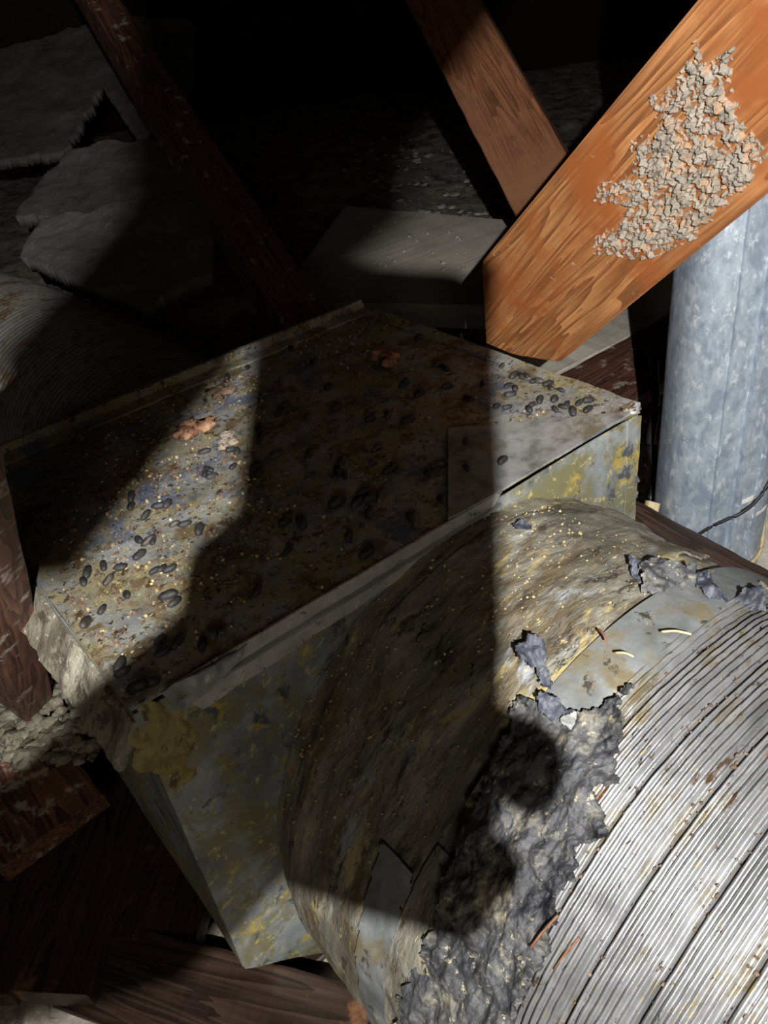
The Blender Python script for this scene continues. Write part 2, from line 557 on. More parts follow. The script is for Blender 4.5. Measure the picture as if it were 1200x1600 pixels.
# front panel with its slanted bottom corner, set a little under the top sheet
def sheet(poly, n, name, m, parent, th=0.0015, cuts=14):
    bm = bmesh.new()
    f = bm.faces.new([bm.verts.new(p) for p in poly])
    bmesh.ops.triangulate(bm, faces=[f])
    bmesh.ops.subdivide_edges(bm, edges=bm.edges[:], cuts=cuts, use_grid_fill=True)
    bm.normal_update()
    for v in bm.verts:
        v.co += n * 0.0022 * fbm(v.co * 9, 4)
    mb = MB()
    bm.verts.index_update()
    mb.v = [v.co.copy() for v in bm.verts]
    mb.f = [tuple(v.index for v in fc.verts) for fc in bm.faces]
    bm.free()
    if (mb.v[mb.f[0][1]] - mb.v[mb.f[0][0]]).cross(mb.v[mb.f[0][2]] - mb.v[mb.f[0][0]]).dot(n) < 0:
        mb.f = [tuple(reversed(f)) for f in mb.f]
    thicken(mb, th)
    return mb.build(name, m, parent, smooth=True, angle=40)
G = 0.006
sheet([Vector((0.0, 0, -G)), Vector((W, 0, -G)), Vector((W, 0, -0.49)), Vector((0.12, 0, -0.49)), Vector((0.095, 0, -0.485)), Vector((0.0, 0, -0.392))],
      Vector((0, -1, 0)), 'front_panel', 'galv_front', box)
sheet([Vector((0.0, 0.001, -G)), Vector((0, D, -G)), Vector((0, D, -0.39)), Vector((0, 0.001, -0.39))], Vector((-1, 0, 0)), 'side_panel', 'galv_front', box)
sheet([Vector((W, 0.001, -G)), Vector((W, D, -G)), Vector((W, D, -0.49)), Vector((W, 0.001, -0.49))], Vector((1, 0, 0)), 'side_panel', 'galv_front', box)
sheet([Vector((0, D, -G)), Vector((W, D, -G)), Vector((W, D, -0.39)), Vector((0, D, -0.39))], Vector((0, 1, 0)), 'back_panel', 'galv_front', box)

# folded rim strip along the front of the top edge (left two thirds)
def strip(pts_a, pts_b, name, m, parent, th=0.002, wob=0.0012, n=60, rows=5, out=Vector((0, -1, 0))):
    mb = MB()
    def lerp(P, t):
        k = t * (len(P) - 1)
        i = min(int(k), len(P) - 2)
        return P[i].lerp(P[i + 1], k - i)
    for i in range(n):
        t = i / (n - 1)
        a, b = lerp(pts_a, t), lerp(pts_b, t)
        for j in range(rows):
            p = a.lerp(b, j / (rows - 1))
            mb.v.append(p + out * (wob * fbm(p * 40, 3)))
    mb.f = grid_faces(n, rows)
    q = mb.f[0]
    if (mb.v[q[1]] - mb.v[q[0]]).cross(mb.v[q[2]] - mb.v[q[0]]).dot(out) < 0:
        mb.f = [tuple(reversed(f)) for f in mb.f]
    thicken(mb, th)
    return mb.build(name, m, parent, angle=45)
strip([Vector((0.028, -0.004, 0.004)), Vector((0.39, -0.004, 0.003))], [Vector((0.05, -0.004, -0.036)), Vector((0.365, -0.004, -0.022))], 'rim_strip', 'galv_rim', box)
strip([Vector((0.03, -0.0075, -0.011)), Vector((0.385, -0.0075, -0.008))], [Vector((0.03, -0.0075, -0.0145)), Vector((0.385, -0.0075, -0.0105))], 'rim_fold', 'foil', box, th=0.003, rows=3)
# crumpled foil tape at the near corner
strip([Vector((0.024, -0.009, 0.006)), Vector((0.10, -0.009, 0.005))], [Vector((0.034, -0.008, -0.024)), Vector((0.082, -0.008, -0.006))], 'foil_tape', 'foil', box, wob=0.006, n=26, rows=9)
# raised lip at the back edges
P1, P2 = Vector((0.0, D - 0.006, 0.002)), Vector((W, D - 0.006, 0.002))
strip([P1 + Vector((0, 0, 0.014)), P2 + Vector((-0.004, 0, 0.016))], [P1, P2], 'back_lip', 'galv_top', box, th=0.006, wob=0.002)
strip([Vector((0.0, D - 0.03, 0.0045)), Vector((W - 0.002, D - 0.026, 0.0045))], [Vector((0.0, D - 0.008, 0.006)), Vector((W - 0.002, D - 0.008, 0.006))], 'lip_flange', 'galv_top', box, th=0.003, wob=0.002, out=UP)
strip([Vector((W - 0.012, 0.012, 0.004)), Vector((W - 0.012, D - 0.03, 0.004))], [Vector((W + 0.003, 0.0, 0.007)), Vector((W + 0.003, D - 0.03, 0.007))], 'side_lip', 'galv_top', box, th=0.004, wob=0.002, out=UP)
# clean grey patch sheet by the right corner, its front edge lifted from the front panel
pp = [onz(700, 668, 0.004), onz(985, 643, 0.006), onz(762, 778, 0.008), onz(700, 810, 0.005)]
sheet([pp[0], pp[3], pp[2], pp[1]], UP, 'patch_sheet', 'galv_clean', box, th=0.002, cuts=8)
# corner cap, bent over the right corner
mb = MB()
lump(mb, Vector((W - 0.004, 0.006, 0.001)), 0.008, 3, (1.4, 1.2, 0.5), (8, 12), 0.7)
mb.build('corner_cap', 'galv_top', box)
strip([Vector((W - 0.018, -0.003, -0.008)), Vector((W - 0.016, -0.003, -0.30))], [Vector((W + 0.003, -0.003, -0.008)), Vector((W + 0.003, -0.003, -0.30))], 'corner_seam', 'galv_front', box)
# pale flange leaning out of the left side
strip([Vector((-0.002, 0.0, -0.012)), Vector((-0.002, 0.30, -0.012))], [Vector((-0.026, 0.0, -0.05)), Vector((-0.032, 0.30, -0.05))], 'side_flange', 'yellow_ins', box, th=0.006, wob=0.006, out=Vector((-0.8, 0, 0.6)))
# yellow sealant smeared over the near corner
mb = MB()
nS = 60
for i in range(nS):
    for j in range(nS):
        q = ony(190 + 145 * i / (nS - 1), 1095 + 140 * j / (nS - 1), 0.0)
        u, v = i / (nS - 1) * 2 - 1, j / (nS - 1) * 2 - 1
        e = 0.75 - 1.1 * (u * u + v * v) + 1.0 * fbm(q * 30, 6)
        q.y = -0.008 * max(-0.3, min(1.0, e)) + 0.001
        mb.v.append(q)
kS = lambda i, j: mb.v[i * nS + j].y < 0.0005 or mb.v[(i + 1) * nS + j + 1].y < 0.0005
mb.f = grid_faces(nS, nS, kS)
if (mb.v[mb.f[0][1]] - mb.v[mb.f[0][0]]).cross(mb.v[mb.f[0][2]] - mb.v[mb.f[0][0]]).y > 0:
    mb.f = [tuple(reversed(f)) for f in mb.f]
used_only(mb)
thicken(mb, 0.003)
mb.build('sealant_glob', 'foam', box)

# ================================================================== the near flexible duct, wrap and crust
CX, CZ, RD = 0.342, -0.278, 0.268
def cylp(thd, y, r):
    a = math.radians(thd)
    return Vector((CX + r * math.cos(a), y, CZ + r * math.sin(a)))
def cylhit(px, py, r):
    v = ray(px, py)
    a = v.x ** 2 + v.z ** 2
    b = 2 * ((CAM.x - CX) * v.x + (CAM.z - CZ) * v.z)
    c = (CAM.x - CX) ** 2 + (CAM.z - CZ) ** 2 - r * r
    d = b * b - 4 * a * c
    if d < 0:
        return None
    s = (-b - math.sqrt(d)) / 2 / a
    p = CAM + v * s
    return math.degrees(math.atan2(p.z - CZ, p.x - CX)) % 360, p.y

duct = thing('flexible_duct', 'large ribbed aluminium flexible duct wrapped at its collar, lower right', 'duct', (CX, -0.40, CZ - RD))

# ribbed sleeve: fine ridges grouped between overlapping seams
ys, rs = [], []
y = -0.215
pitch = 0.0052
k = 0
while y > -0.86:
    grp = k % 7
    for s in range(6):
        ph = s / 6.0
        h = 0.0021 * math.sin(2 * math.pi * ph)
        step = -0.0016 * max(0, (grp - 5 + ph)) if grp >= 5 else 0.0
        bulge = 0.0022 * math.sin(math.pi * (grp + ph) / 7.0)
        ys.append(y - pitch * ph)
        rs.append(RD + h + bulge + step)
    y -= pitch
    k += 1
nth = 300
mb = MB()
for yy, rr in zip(ys, rs):
    for j in range(nth):
        a = 360.0 * j / nth
        ca, sa = math.cos(math.radians(a)), math.sin(math.radians(a))
        w1 = 0.0026 * nz(ca * 2.2, sa * 2.2, yy * 9) + 0.0012 * nz(ca * 14, sa * 14, yy * 60) + 0.0008 * nz(ca * 40, sa * 40, yy * 150)
        dy = 0.0035 * nz(ca * 2 + 9, sa * 2, yy * 5)
        mb.v.append(cylp(a, yy + dy, rr + w1))
mb.f = [tuple(reversed(f)) for f in grid_faces(len(ys), nth, close=True)]
mb.build('ribbed_sleeve', 'duct', duct)

def cyl_sheet(name, m, th0, th1, nt, y0, y1, ny, rfun, keepf=None, thick=0.002, parent=None):
    mb = MB()
    for i in range(nt):
        a = th0 + (th1 - th0) * i / (nt - 1)
        for j in range(ny):
            yy = y0 + (y1 - y0) * j / (ny - 1)
            mb.v.append(cylp(a, yy, rfun(a, yy)))
    def keep(i, j):
        a = th0 + (th1 - th0) * (i + 0.5) / (nt - 1)
        yy = y0 + (y1 - y0) * (j + 0.5) / (ny - 1)
        return keepf(a, yy)
    mb.f = grid_faces(nt, ny, keep if keepf else None)
    if mb.f:
        q = mb.f[len(mb.f) // 2]
        n = (mb.v[q[1]] - mb.v[q[0]]).cross(mb.v[q[2]] - mb.v[q[0]])
        cen = Vector((CX, mb.v[q[0]].y, CZ))
        if n.dot(mb.v[q[0]] - cen) < 0:
            mb.f = [tuple(reversed(f)) for f in mb.f]
    used_only(mb)
    thicken(mb, thick)
    return mb.build(name, m, parent if parent else duct, angle=60)

def interp(T, a):
    if a <= T[0][0]:
        return T[0][1]
    for (a0, v0), (a1, v1) in zip(T, T[1:]):
        if a <= a1:
            return v0 + (v1 - v0) * (a - a0) / (a1 - a0)
    return T[-1][1]

def rwrap(a, y):
    t = -y / 0.24
    r = 0.267 - 0.004 * max(0, min(1, (105 - a) / 20.0)) * (1 if a < 180 else 0)
    if a > 130:
        r += 0.016 * min(1, (a - 130) / 40.0) * min(1, -y / 0.05)
    # long folds, nearly along the rings, slanting across the wrap
    u = a / 57.3
    s = y * 26 + u * 2.3
    fo = noise.noise(Vector((s * 0.55, u * 1.5, 3.0)))
    f2 = noise.noise(Vector((y * 22 - u * 3.0, u * 2.0, 7.0)))
    r += (0.009 * (0.4 - abs(fo)) + 0.005 * (0.4 - abs(f2)) ** 2) * min(1, -y / 0.03 + 0.2)
    r += 0.0030 * fbm(Vector((u * 6, y * 24, 8)), 5)
    return r
cyl_sheet('fabric_wrap', 'wrap', 0, 360, 420, -0.001, -0.226, 110, rwrap, lambda a, y: y > -0.222 + 0.012 * nz(a * 0.09, 0, 4) + 0.004 * nz(a * 0.5, 1, 4))

# smooth grey metal band peeking out before the ribs
cyl_sheet('metal_band', 'galv_band', 20, 132, 120, -0.19, -0.243, 14, lambda a, y: 0.2735 + 0.001 * nz(a * .1, y * 20, 2) - 0.004 * max(0, (-y - 0.225) / 0.02))

# second wrap layer with a lifted, torn seam
def keep2(a, y):
    lo_ = -0.165 + 0.02 * nz(a * 0.12, 0, 9) + 0.006 * nz(a * 0.7, 0, 9)
    return y > lo_ - 0.0006 * (a - 75) and a < 116 + 6 * nz(0, y * 60, 5)
cyl_sheet('torn_wrap_layer', 'wrap', 48, 124, 170, -0.03, -0.225, 90, lambda a, y: rwrap(a, y) + 0.003 + 0.003 * max(0, nz(a * .15, y * 30, 6)), keep2, 0.0018)

# black mastic crust with ragged borders
LOB = [(103, -0.238), (107.7, -0.236), (110, -0.222), (112.8, -0.205), (114, -0.178), (118, -0.185), (129, -0.20), (137, -0.205), (147, -0.218), (155, -0.217), (175, -0.205), (205, -0.21)]
HIB = [(103, -0.240), (107, -0.244), (111.5, -0.262), (118, -0.270), (121, -0.285), (126, -0.28), (133, -0.288), (140, -0.296), (152, -0.297), (175, -0.295), (205, -0.29)]
def keepc(a, y):
    j1 = 0.007 * nz(a * 0.35, 0, 1) + 0.004 * nz(a * 1.3, 0, 1)
    j2 = 0.010 * nz(a * 0.30, 3, 2) + 0.006 * nz(a * 1.1, 3, 2)
    return interp(HIB, a) + j2 < y < interp(LOB, a) + j1
def rcrust(a, y):
    u = a / 57.3
    base_ = 0.280 + (0.012 * min(1, (a - 130) / 40.0) if a > 130 else 0)
    edge = max(0, 1 - abs(y - interp(HIB, a)) / 0.02)
    return base_ + 0.007 * fbm(Vector((u * 9, y * 40, 12)), 5) + 0.007 * edge * abs(nz(a * 0.4, 8, 8)) + 0.004 * max(0, nz(u * 20, y * 60, 5))
cyl_sheet('mastic_crust', 'crust', 101, 205, 560, -0.165, -0.32, 260, rcrust, keepc, 0.003)

# pale plastic strips low on the left of the wrap
cyl_sheet('plastic_strip', 'galv_band', 146, 190, 60, -0.135, -0.19, 24, lambda a, y: rwrap(a, y) + 0.004 + 0.002 * nz(a * .3, y * 40, 3),
          lambda a, y: abs(y + 0.165 + 0.0005 * (a - 150)) < 0.018, 0.0015)
cyl_sheet('plastic_strip', 'wrap', 140, 190, 60, -0.175, -0.235, 24, lambda a, y: rwrap(a, y) + 0.003 + 0.002 * nz(a * .3, y * 40, 6),
          lambda a, y: abs(y + 0.205) < 0.02 + 0.004 * nz(a * .3, 0, 1), 0.0015)
# white inner lining showing at the lower left of the collar
mb = MB()
tube(mb, [at(486, 1418, 0.80), at(500, 1452, 0.805), at(512, 1472, 0.81), at(524, 1490, 0.815)], [0.004, 0.009, 0.008, 0.003], 10)
mb.build('lining_edge', 'paper', duct)

# torn blackened flaps standing off the top right of the wrap
def flap(pxs, Z, m, seed, amp=0.012, res=34, tilt=0.0):
    p0 = at(*pxs[0], Z)
    n = (TOWARD + Vector((0, 0, 0.5)) + Vector((tilt, 0, 0))).normalized()
    P = [onplane(x, y, p0, n) for x, y in pxs]
    u = n.orthogonal().normalized()
    w = n.cross(u)
    Q = [((p - p0).dot(u), (p - p0).dot(w)) for p in P]
    a0, a1 = min(q[0] for q in Q), max(q[0] for q in Q)
    b0, b1 = min(q[1] for q in Q), max(q[1] for q in Q)
    mb = MB()
    for i in range(res):
        for j in range(res):
            a, b = a0 + (a1 - a0) * i / (res - 1), b0 + (b1 - b0) * j / (res - 1)
            p = p0 + u * a + w * b
            mb.v.append(p + n * (amp * fbm(Vector((a * 45, b * 45, seed)), 4)))
    def keep(i, j):
        a, b = a0 + (a1 - a0) * (i + .5) / (res - 1), b0 + (b1 - b0) * (j + .5) / (res - 1)
        e = 0.005 * nz(a * 120, b * 120, seed)
        return inpoly(a + e, b + e, Q)
    mb.f = grid_faces(res, res, keep)
    if mb.f:
        q = mb.f[0]
        if (mb.v[q[1]] - mb.v[q[0]]).cross(mb.v[q[2]] - mb.v[q[0]]).dot(n) < 0:
            mb.f = [tuple(reversed(f)) for f in mb.f]
    used_only(mb)
    thicken(mb, 0.002)
    return mb.build('torn_flap', m, duct, angle=50)
flap([(1000, 885), (1020, 868), (1092, 884), (1088, 912), (1040, 935), (1002, 925)], 0.672, 'crust', 1, 0.008)
flap([(1088, 915), (1108, 888), (1120, 915), (1140, 945), (1128, 962), (1105, 940)], 0.66, 'flap', 2, 0.012)
flap([(1120, 935), (1150, 930), (1190, 918), (1194, 945), (1180, 978), (1150, 972), (1132, 960)], 0.655, 'flap', 3, 0.010)
flap([(985, 868), (1000, 872), (1004, 915), (990, 905)], 0.685, 'flap', 4, 0.008)
# peeled curls of black wrap
flap([(805, 1010), (830, 992), (850, 1000), (858, 1040), (862, 1075), (845, 1070), (832, 1035), (812, 1030)], 0.612, 'flap', 5, 0.010, 26)
flap([(838, 1075), (870, 1090), (886, 1118), (868, 1130), (842, 1110)], 0.592, 'flap', 6, 0.010, 22)
flap([(876, 1128), (905, 1112), (912, 1138), (898, 1145)], 0.578, 'galv_clean', 7, 0.004, 18)
flap([(800, 815), (815, 812), (830, 818), (828, 826), (805, 824)], 0.745, 'flap', 8, 0.006, 16)

# the far duct leaving the back of the box
duct2 = thing('flexible_duct', 'dim ribbed duct curving away behind the box, at the left edge', 'duct', (0.327, 1.2, -0.5))
mb = MB()
ys2 = [D + 0.005 + i * 0.0032 for i in range(380)]
n2 = 140
for i, yy in enumerate(ys2):
    bend = max(0, yy - 0.9)
    for j in range(n2):
        a = 2 * math.pi * j / n2
        rr = 0.207 + 0.0035 * math.sin(2 * math.pi * yy / 0.0165) + 0.003 * nz(math.cos(a) * 2, math.sin(a) * 2, yy * 6)
        mb.v.append(Vector((0.327 - 0.1 * bend * bend + rr * math.cos(a), yy, -0.280 + rr * math.sin(a))))
mb.f = grid_faces(len(ys2), n2, close=True)
mb.build('ribbed_sleeve', 'duct_back', duct2)
mb = MB()
for i in range(10):
    for j in range(80):
        a = 2 * math.pi * j / 80
        mb.v.append(Vector((0.327 + 0.216 * math.cos(a), D + 0.002 + 0.006 * i, -0.280 + 0.216 * math.sin(a))))
mb.f = grid_faces(10, 80, close=True)
mb.build('collar', 'galv_front', duct2)

# ================================================================== timber
# big orange brace rising to the right
d_ax = (RT @ Vector((-0.345, 0.263, 1.0))).normalized()
w_ax = (RT @ Vector((0.626, 0.78, 0.011))).normalized()
n_ax = d_ax.cross(w_ax).normalized()
if n_ax.dot(TOWARD) < 0:
    n_ax = -n_ax
bp = at(750, 415, 1.16)
outline = [(750, 412), (1262, -210), (1490, 66), (872, 568), (800, 556), (757, 538)]
PB = [onplane(x, y, bp, n_ax) for x, y in outline]
X = -d_ax
Y = n_ax.cross(X)
MB0 = Matrix((X, Y, n_ax)).transposed().to_4x4()
MB0.translation = PB[0].copy()
inv = MB0.inverted()
loc2 = [inv @ p for p in PB]
brace = bpy.data.objects.new('wooden_brace', None)
COL.objects.link(brace)
brace.location = PB[4]
tag(brace, 'bright orange timber brace with grey residue, slanting up to the right', 'timber')
bm = bmesh.new()
fc = bm.faces.new([bm.verts.new((p.x, p.y, 0)) for p in loc2])
bm.normal_update()
if fc.normal.z < 0:
    fc.normal_flip()
ex = bmesh.ops.extrude_face_region(bm, geom=[fc])
for v in [g for g in ex['geom'] if isinstance(g, bmesh.types.BMVert)]:
    v.co.z -= 0.07
fc2 = [f for f in bm.faces]
bmesh.ops.recalc_face_normals(bm, faces=bm.faces[:])
bmesh.ops.bevel(bm, geom=bm.edges[:], offset=0.004, segments=2, affect='EDGES')
mb = MB()
bm.verts.index_update()
mb.v = [v.co.copy() for v in bm.verts]
mb.f = [tuple(v.index for v in f.verts) for f in bm.faces]
bm.free()
mb.build('timber', 'wood_orange', brace, smooth=False, mw=MB0)
# grey fibrous residue on its face
RES = [(1088, 60), (1105, 100), (1150, 70), (1142, 130), (1165, 190), (1200, 240), (1170, 290), (1128, 330), (1090, 372), (1010, 408), (925, 396), (932, 360), (975, 345), (985, 320), (928, 315), (935, 285), (990, 280), (985, 215), (1030, 205), (1015, 150), (1055, 130)]
mbr = MB()
rr_ = 300
def in_res(px, py):
    return inpoly(px, py, RES)
for i in range(rr_):
    for j in range(rr_):
        px, py = 905 + 300 * i / (rr_ - 1), 45 + 375 * j / (rr_ - 1)
        q = onplane(px, py, bp, n_ax)
        l = q - bp
        cx, cy = 1070, 255
        t = fbm(l * 170, 6) * 1.2 + 0.6 * nz(*(l * 55))
        dens = 0.24 if in_res(px, py) else -2.0
        if in_res(px, py) and not (in_res(px - 14, py) and in_res(px + 14, py) and in_res(px, py + 14) and in_res(px, py - 14)):
            dens = -0.02
        h = (t * 0.6 + dens) * 0.011
        mbr.v.append(q + n_ax * max(-0.002, min(0.011, h)))
keepr = lambda i, j: sum((mbr.v[a] - onp).dot(n_ax) for a, onp in ((i * rr_ + j, bp), ((i + 1) * rr_ + j, bp), (i * rr_ + j + 1, bp), ((i + 1) * rr_ + j + 1, bp))) > -0.003
mbr.f = [f for f in grid_faces(rr_, rr_, keepr)]
q = mbr.f[0]
if (mbr.v[q[1]] - mbr.v[q[0]]).cross(mbr.v[q[2]] - mbr.v[q[0]]).dot(n_ax) < 0:
    mbr.f = [tuple(reversed(f)) for f in mbr.f]
used_only(mbr)
ro = mbr.build('residue', 'residue', brace, smooth=True)
ro['kind'] = 'stuff'
ro['label'] = 'clumped grey fibre residue'

o = beam('wooden_brace', at(660, -60, 2.15), at(900, 385, 1.75), 0.155, 0.07, (TOWARD + RW * -0.55), 'wood_tan', seed=11)
tag(o, 'tan timber brace leaning behind the orange one, upper centre', 'timber')
o = beam('wooden_brace', at(95, -90, 2.5), at(500, 560, 1.42), 0.085, 0.085, (TOWARD + RW * 0.3), 'wood_red', seed=12)
tag(o, 'dark red-brown timber slanting down through the deep shadow, upper left', 'timber')
pe0, pe1 = at(55, 960, 0.86), at(0, 700, 0.52)
pdir = (pe1 - pe0).normalized()
off = Vector((-0.037, 0.0, 0.0))
o = beam('wooden_post', pe0 + off - pdir * ((pe0.z + 0.47) / pdir.z), pe1 + off + pdir * 0.10, 0.06, 0.05, TOWARD, 'wood_red', seed=13)
tag(o, 'red-brown timber post at the left edge beside the box', 'timber')
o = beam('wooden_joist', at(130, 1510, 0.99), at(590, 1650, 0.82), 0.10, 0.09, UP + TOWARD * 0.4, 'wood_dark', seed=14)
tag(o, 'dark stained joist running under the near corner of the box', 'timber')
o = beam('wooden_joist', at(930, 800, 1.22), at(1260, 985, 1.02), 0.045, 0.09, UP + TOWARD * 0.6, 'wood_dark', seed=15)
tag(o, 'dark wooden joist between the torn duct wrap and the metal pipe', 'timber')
o = beam('wooden_joist', Vector((0.02, 0.06, -0.455)), Vector((0.75, 0.06, -0.455)), 0.10, 0.06, UP, 'wood_dark', seed=16)  # dark beam added, its colour stands in for shade under the box
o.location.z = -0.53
tag(o, 'dark timber added for shade in the gap below the box front', 'timber')
# pale dusty boards on the floor behind
mb = slab([onz(430, 470, -0.28), onz(905, 480, -0.28), onz(890, 352, -0.28), onz(540, 322, -0.28)], Vector((0, 0, -0.06)))
mb.f = [tuple(reversed(f)) for f in mb.f]
o = mb.build('dusty_board', 'wood_grey', smooth=False)
tag(o, 'pale dusty board lying flat behind the box', 'board')

# ================================================================== metal pipe and its cable
pb = at(1100, 852, 1.33)
pipe = thing('metal_vent_pipe', 'upright galvanised metal vent pipe at the right edge', 'pipe', (pb.x, pb.y, pb.z))
pn = Vector((TOWARD.x, TOWARD.y, 0)).normalized()
ps = UP.cross(pn)
mb = MB()
nn = 96
lev = 60
def psec(a):
    c, s = math.cos(a), math.sin(a)
    e = 0.72
    return 0.080 * math.copysign(abs(c) ** e, c), 0.065 * math.copysign(abs(s) ** e, s)
for i in range(lev):
    z = -0.02 + 1.3 * i / (lev - 1)
    for j in range(nn):
        a = 2 * math.pi * j / nn
        u, v = psec(a)
        k = 1 + 0.006 * nz(u * 20, v * 20, z * 6)
        mb.v.append(pb + ps * u * k + pn * v * k + UP * z)
mb.f = [tuple(reversed(f)) for f in grid_faces(lev, nn, close=True)]
mb.f = [tuple(reversed(f)) for f in mb.f]
mb.build('pipe_body', 'galv_pipe', pipe, angle=50)
def ridge(u, wd, ht):
    mb = MB()
    # follows the wall outward of the section at offset u
    a = math.acos(max(-1, min(1, math.copysign((abs(u) / 0.080) ** (1 / 0.72), u))))
    v = 0.065 * abs(math.sin(a)) ** 0.72
    vs = []
    for z in (-0.02, 0.3, 0.7, 1.28):
        c = pb + ps * u + pn * v + UP * z
        vs += [c - ps * wd - pn * 0.002, c - ps * wd * 0.6 + pn * ht, c + ps * wd * 0.6 + pn * ht, c + ps * wd - pn * 0.002]
    mb.add(vs, grid_faces(4, 4, close=True))
    return mb.build('lock_seam', 'galv_pipe', pipe, smooth=False)
ridge(0.008, 0.006, 0.009)
ridge(-0.028, 0.0025, 0.004)
ridge(0.040, 0.003, 0.004)
# torn white paper label and tape near its foot
for k, (u, z, a, b) in enumerate(((0.022, 0.125, 0.026, 0.010), (0.052, 0.095, 0.030, 0.007), (0.040, 0.118, 0.012, 0.008))):
    mb = MB()
    vs = []
    for i in range(9):
        for j in range(5):
            uu, zz = u + a * (i / 8 - 0.5), z + b * (j / 4 - 0.5) * (1 + 0.8 * nz(i * .6, k, 1)) + 0.006 * (i / 8)
            c = min(0.99, max(-0.99, uu / 0.080))
            v = 0.065 * (max(0, 1 - abs(c) ** (2 / 0.72))) ** (0.36) + 0.002
            vs.append(pb + ps * uu + pn * (v + 0.001 * nz(i, j, k)) + UP * zz)
    mb.add(vs, grid_faces(9, 5))
    thicken(mb, -0.0008)
    mb.build('paper_scrap', 'paper', pipe)
mb = MB()
tube(mb, [pb + ps * 0.062 + pn * 0.067 + UP * 0.345, pb + ps * 0.061 + pn * 0.070 + UP * 0.36, pb + ps * 0.062 + pn * 0.067 + UP * 0.385], 0.004, 6)
mb.build('straw_scrap', 'straw', pipe)

def smooth_path(P, n=40):
    out = []
    for i in range(n):
        t = i / (n - 1) * (len(P) - 1)
        k = min(int(t), len(P) - 2)
        f = t - k
        p0, p1, p2, p3 = P[max(0, k - 1)], P[k], P[k + 1], P[min(len(P) - 1, k + 2)]
        out.append(0.5 * ((2 * p1) + (p2 - p0) * f + (2 * p0 - 5 * p1 + 4 * p2 - p3) * f * f + (3 * p1 - p0 - 3 * p2 + p3) * f ** 3))
    return out
mb = MB()
tube(mb, smooth_path([at(1022, 560, 1.42), at(1024, 640, 1.40), at(1017, 690, 1.38), at(1026, 740, 1.36), at(1018, 780, 1.36), at(998, 812, 1.36)]), 0.0075, 8)
tag(mb.build('electrical_cable', 'cable'), 'black cable hanging between the box corner and the metal pipe', 'cable')
def on_pipe(u, z, r=0.003):
    c = min(1.0, abs(u) / 0.080)
    v = 0.065 * max(0.0, 1 - c ** (2 / 0.72)) ** 0.36
    return pb + ps * u + pn * (v + r) + UP * z
mb = MB()
tube(mb, smooth_path([on_pipe(-0.074, 0.03), on_pipe(-0.055, 0.062), on_pipe(-0.03, 0.088), on_pipe(-0.008, 0.105, 0.009), on_pipe(0.010, 0.115, 0.012), on_pipe(0.035, 0.13, 0.009), on_pipe(0.06, 0.16, 0.005), on_pipe(0.078, 0.21)]), 0.0026, 8)
tag(mb.build('thin_wire', 'cable'), 'thin dark wire curving across the foot of the metal pipe', 'cable')
mb = MB()
tube(mb, smooth_path([on_pipe(0.010, 0.004, 0.004), on_pipe(0.04, 0.004, 0.006), on_pipe(0.066, 0.02, 0.006), on_pipe(0.0795, 0.06, 0.006)]), 0.003, 8)
tag(mb.build('thin_wire', 'straw'), 'pale wire looped around the bottom of the metal pipe', 'cable')

# pieces of splintered wood by the pipe foot
o = beam('wood_splinter', at(1008, 838, 1.26), at(1020, 785, 1.26), 0.022, 0.012, TOWARD, 'straw', seed=21, seg=6)
tag(o, 'pale wood splinter upright by the foot of the metal pipe', 'splinter')

# ================================================================== background insulation and rubble
def leaning_slab(name, px, p, n, th, m, amp, res, seed, fr):
    u = n.orthogonal().normalized()
    w = n.cross(u)
    Q = [((q - p).dot(u), (q - p).dot(w)) for q in (onplane(x, y, p, n) for x, y in px)]
    a0, a1 = min(q[0] for q in Q), max(q[0] for q in Q)
    b0, b1 = min(q[1] for q in Q), max(q[1] for q in Q)
    mb = MB()
    for i in range(res):
        for j in range(res):
            a, b = a0 + (a1 - a0) * i / (res - 1), b0 + (b1 - b0) * j / (res - 1)
            mb.v.append(p + u * a + w * b + n * (amp * fbm(Vector((a * fr, b * fr, seed)), 5)))
    def keep(i, j):
        a, b = a0 + (a1 - a0) * (i + .5) / (res - 1), b0 + (b1 - b0) * (j + .5) / (res - 1)
        e = 0.02 * nz(a * 16, b * 16, seed)
        return inpoly(a + e, b + e, Q)
    mb.f = grid_faces(res, res, keep)
    q = mb.f[0]
    if (mb.v[q[1]] - mb.v[q[0]]).cross(mb.v[q[2]] - mb.v[q[0]]).dot(n) < 0:
        mb.f = [tuple(reversed(f)) for f in mb.f]
    used_only(mb)
    thicken(mb, th)
    return mb.build(name, m)
NB = (UP + TOWARD * 0.7).normalized()
for nm, px, p, lab, sd in (
    ('insulation_batt', [(30, 400), (60, 340), (240, 308), (330, 320), (330, 420), (230, 480), (130, 440)], at(180, 390, 1.85), 'pale grey insulation batt beyond the far duct, nearest of the batts', 1),
    ('insulation_batt', [(20, 340), (100, 235), (230, 215), (340, 230), (350, 290), (130, 335)], at(180, 290, 2.5), 'dull grey insulation batt behind the pale one, upper left', 2),
    ('insulation_batt', [(-60, 260), (-40, 90), (120, 40), (215, 25), (300, 30), (300, 140), (215, 215), (160, 130), (100, 235)], at(180, 120, 3.5), 'grey insulation batt farthest back at the top left', 3)):
    o = leaning_slab(nm, px, p, NB, 0.04, 'batt', 0.010, 130, sd, 5)
    tag(o, lab, 'insulation', 'insulation batts at the far left')

